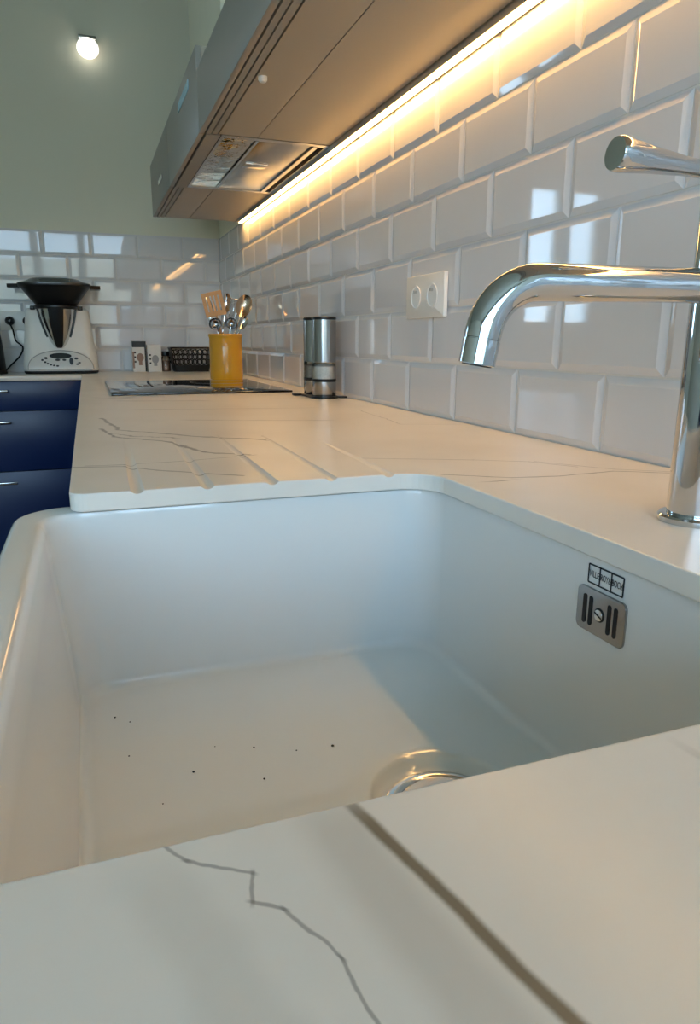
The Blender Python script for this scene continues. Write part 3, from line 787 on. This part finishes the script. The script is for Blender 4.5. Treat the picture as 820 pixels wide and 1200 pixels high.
obj('contents', lathe(B(), [(.017, .002), (.019, .004), (.019, .050)], 20), 'print_brown', t)
obj('lid', lathe(B(), [(.0175, .0705), (.0185, .072), (.0185, .090), (.016, .092)], 24), 'black_plastic', t)
t = thing('wire_basket', 'black metal basket with pierced ring pattern against the back tiles', 'basket', (-.172, 2.690, Z0))
W0, W1, D0, D1, H = .078, .094, .052, .064, .108
rim = B(); tube(rim, [Vector((x, y, H)) for x, y in rrect(-W1, W1, -D1, D1, .012, 4)]+[Vector((W1, D1-.012, H))], .0035, 8); obj('rim', rim, 'black_plastic', t)
bt = loft(B(), [[Vector((x, y, z)) for x, y in rrect(-a, a, -b_, b_, .010, 4)] for a, b_, z in ((W0, D0, 0), (W0+.005, D0+.004, .030))]); obj('bottom_tray', bt, 'black_plastic', t)
for side in (-1, 1):
    for j, z in enumerate((.044, .066, .088)):
        f = z/H; yy = side*(D0+(D1-D0)*f); hw = W0+(W1-W0)*f; nn = 8
        for i in range(nn):
            xx = -hw+2*hw*(i+.5)/nn
            R = .0118
            tb = B(); tube(tb, [Vector((xx+R*math.cos(2*PI*k/14), yy, z+R*math.sin(2*PI*k/14))) for k in range(15)], .0022, 6); obj('ring', tb, 'black_plastic', t)
for s in (-1, 1): obj('end_plate', loft(B(), [[Vector((s*(W0+(W1-W0)*z/H-q), y, z)) for q, y in ((0, -dd), (0, dd), (.003, dd), (.003, -dd))] for z, dd in ((.03, D0), (H, D1))]), 'black_plastic', t)

# ================================================================ kettle, socket, plugs and cord at the left end
t = thing('wall_socket', 'white double wall socket on the back tiles behind the food processor', 'socket', (-.900, YB-.0052, Z0+.222))
pl = prism(B(), rrect(-.0750, .0750, -.0400, .0400, .003, 4), 0, .0085, .0016)
RY = Matrix(((1, 0, 0, 0), (0, 0, -1, 0), (0, 1, 0, 0), (0, 0, 0, 1)))
obj('plate', xform(pl, RY), 'white_plastic', t)
for q in (-.0355, .0355): outlet(t, Matrix.Translation((0, -.0086, 0)) @ RY @ Matrix.Translation((q, 0, 0)))
for q, lab, pts in ((-.0355, 'black plug and looping cord beside the black kettle', [(0, -.042, -.008), (.012, -.046, -.040), (.020, -.05, -.085), (.045, -.052, -.112), (.030, -.055, -.150), (-.010, -.060, -.190), (-.030, -.10, -.214)]),
                    (.0355, 'black plug and cord half hidden behind the white food processor', [(0, -.034, -.002), (-.004, -.036, -.050), (-.006, -.030, -.110), (-.014, -.024, -.150), (-.016, -.014, -.190), (-.014, -.010, -.2155)])):
    o = thing('power_plug', lab, 'plug', (-.900+q, YB-.0155, Z0+.222))
    obj('plug_body', xform(lathe(B(), [(.018, .003), (.0195, .006), (.0185, .024), (.012, .034), (.006, .038)], 24), AX('-y')), 'black_plastic', o)
    P_ = [Vector(p) for p in pts]; fine = []
    for i in range(len(P_)-1):
        a, b_, c, d = P_[max(i-1, 0)], P_[i], P_[i+1], P_[min(i+2, len(P_)-1)]
        for k in range(6):
            s = k/6; fine.append(.5*((2*b_)+(c-a)*s+(2*a-5*b_+4*c-d)*s*s+(3*b_-a-3*c+d)*s**3))
    fine.append(P_[-1]); obj('cord', tube(B(), fine, .0035, 8), 'black_rubber', o)
t = thing('kettle', 'black electric kettle at the edge beside the white food processor', 'kettle', (-1.022, 2.60, Z0))
obj('base_plate', lathe(B(), [(.070, 0), (.072, .004), (.070, .016)], 36), 'black_rubber', t)
obj('jug', lathe(B(), [(.066, .0165), (.068, .022), (.066, .09), (.060, .16), (.055, .205), (.052, .215)], 36), 'black_plastic', t)
obj('lid', lathe(B(), [(.0515, .2152), (.049, .224), (.030, .231), (.010, .234), (.008, .246), (.003, .248)], 30), 'black_plastic', t)
obj('spout', loft(B(), [[Vector((-.010, -.048, .165)), Vector((.010, -.048, .165)), Vector((.0, -.060, .165))], [Vector((-.022, -.040, .214)), Vector((.022, -.040, .214)), Vector((0, -.082, .214))]]), 'black_plastic', t)
obj('handle', tube(B(), [(0, .045, .205), (0, .085, .205), (0, .105, .180), (0, .100, .10), (0, .062, .060)], [.009, .011, .011, .010, .008], 12), 'black_plastic', t)

# ================================================================ crumbs left in the sink (each sits on the glaze)
CRUMBS = [(-.630, -.115, .0011), (-.617, -.128, .0008), (-.621, -.186, .0008), (-.549, -.196, .0006), (-.517, -.209, .0010), (-.451, -.230, .0014), (-.483, -.226, .0008), (-.572, -.228, .0012), (-.519, -.257, .0011), (-.600, -.262, .0007)]
def crumb(x, y, z, r):
    bm = B(); bmesh.ops.create_icosphere(bm, subdivisions=1, radius=r)
    xform(bm, Matrix.Diagonal((1, 1, .6, 1)))
    tag(obj('crumb', bm, 'crumb_dark', None, (x, y, z+Z0)), 'tiny dark crumb lying in the bowl of the white sink', 'crumb', 'dark crumbs in the sink')
for x, y, r in CRUMBS:
    crumb(x, y, -.2065+r*.45, r)

# ================================================================ houses across the street, seen in the glossy tiles
def house(x0, x1, y, z1, face, label, nx, nz):
    t = thing('apartment_house', label, 'building', ((x0+x1)/2, y, -9))
    hw = (x1-x0)/2; h = z1+9
    obj('facade', bx(-hw, hw, 0 if face > 0 else 0, 8*(-face), 0, h), 'facade', t)
    for i in range(nx):
        for j in range(nz):
            x = -hw+2*hw*(i+.5)/nx; z = h-1.6-3.0*j
            f_ = obj('window', bx(x-.7, x+.7, .06*face, -.05*face, z-1.7, z), 'window_white', t)
            obj('glass', bx(x-.62, x+.62, .09*face, .05*face, z-1.62, z-.08), 'facade_glass', f_)
house(-9, 5.5, -22, 3.9, 1, 'cream apartment house across the street behind the kitchen window', 5, 3)
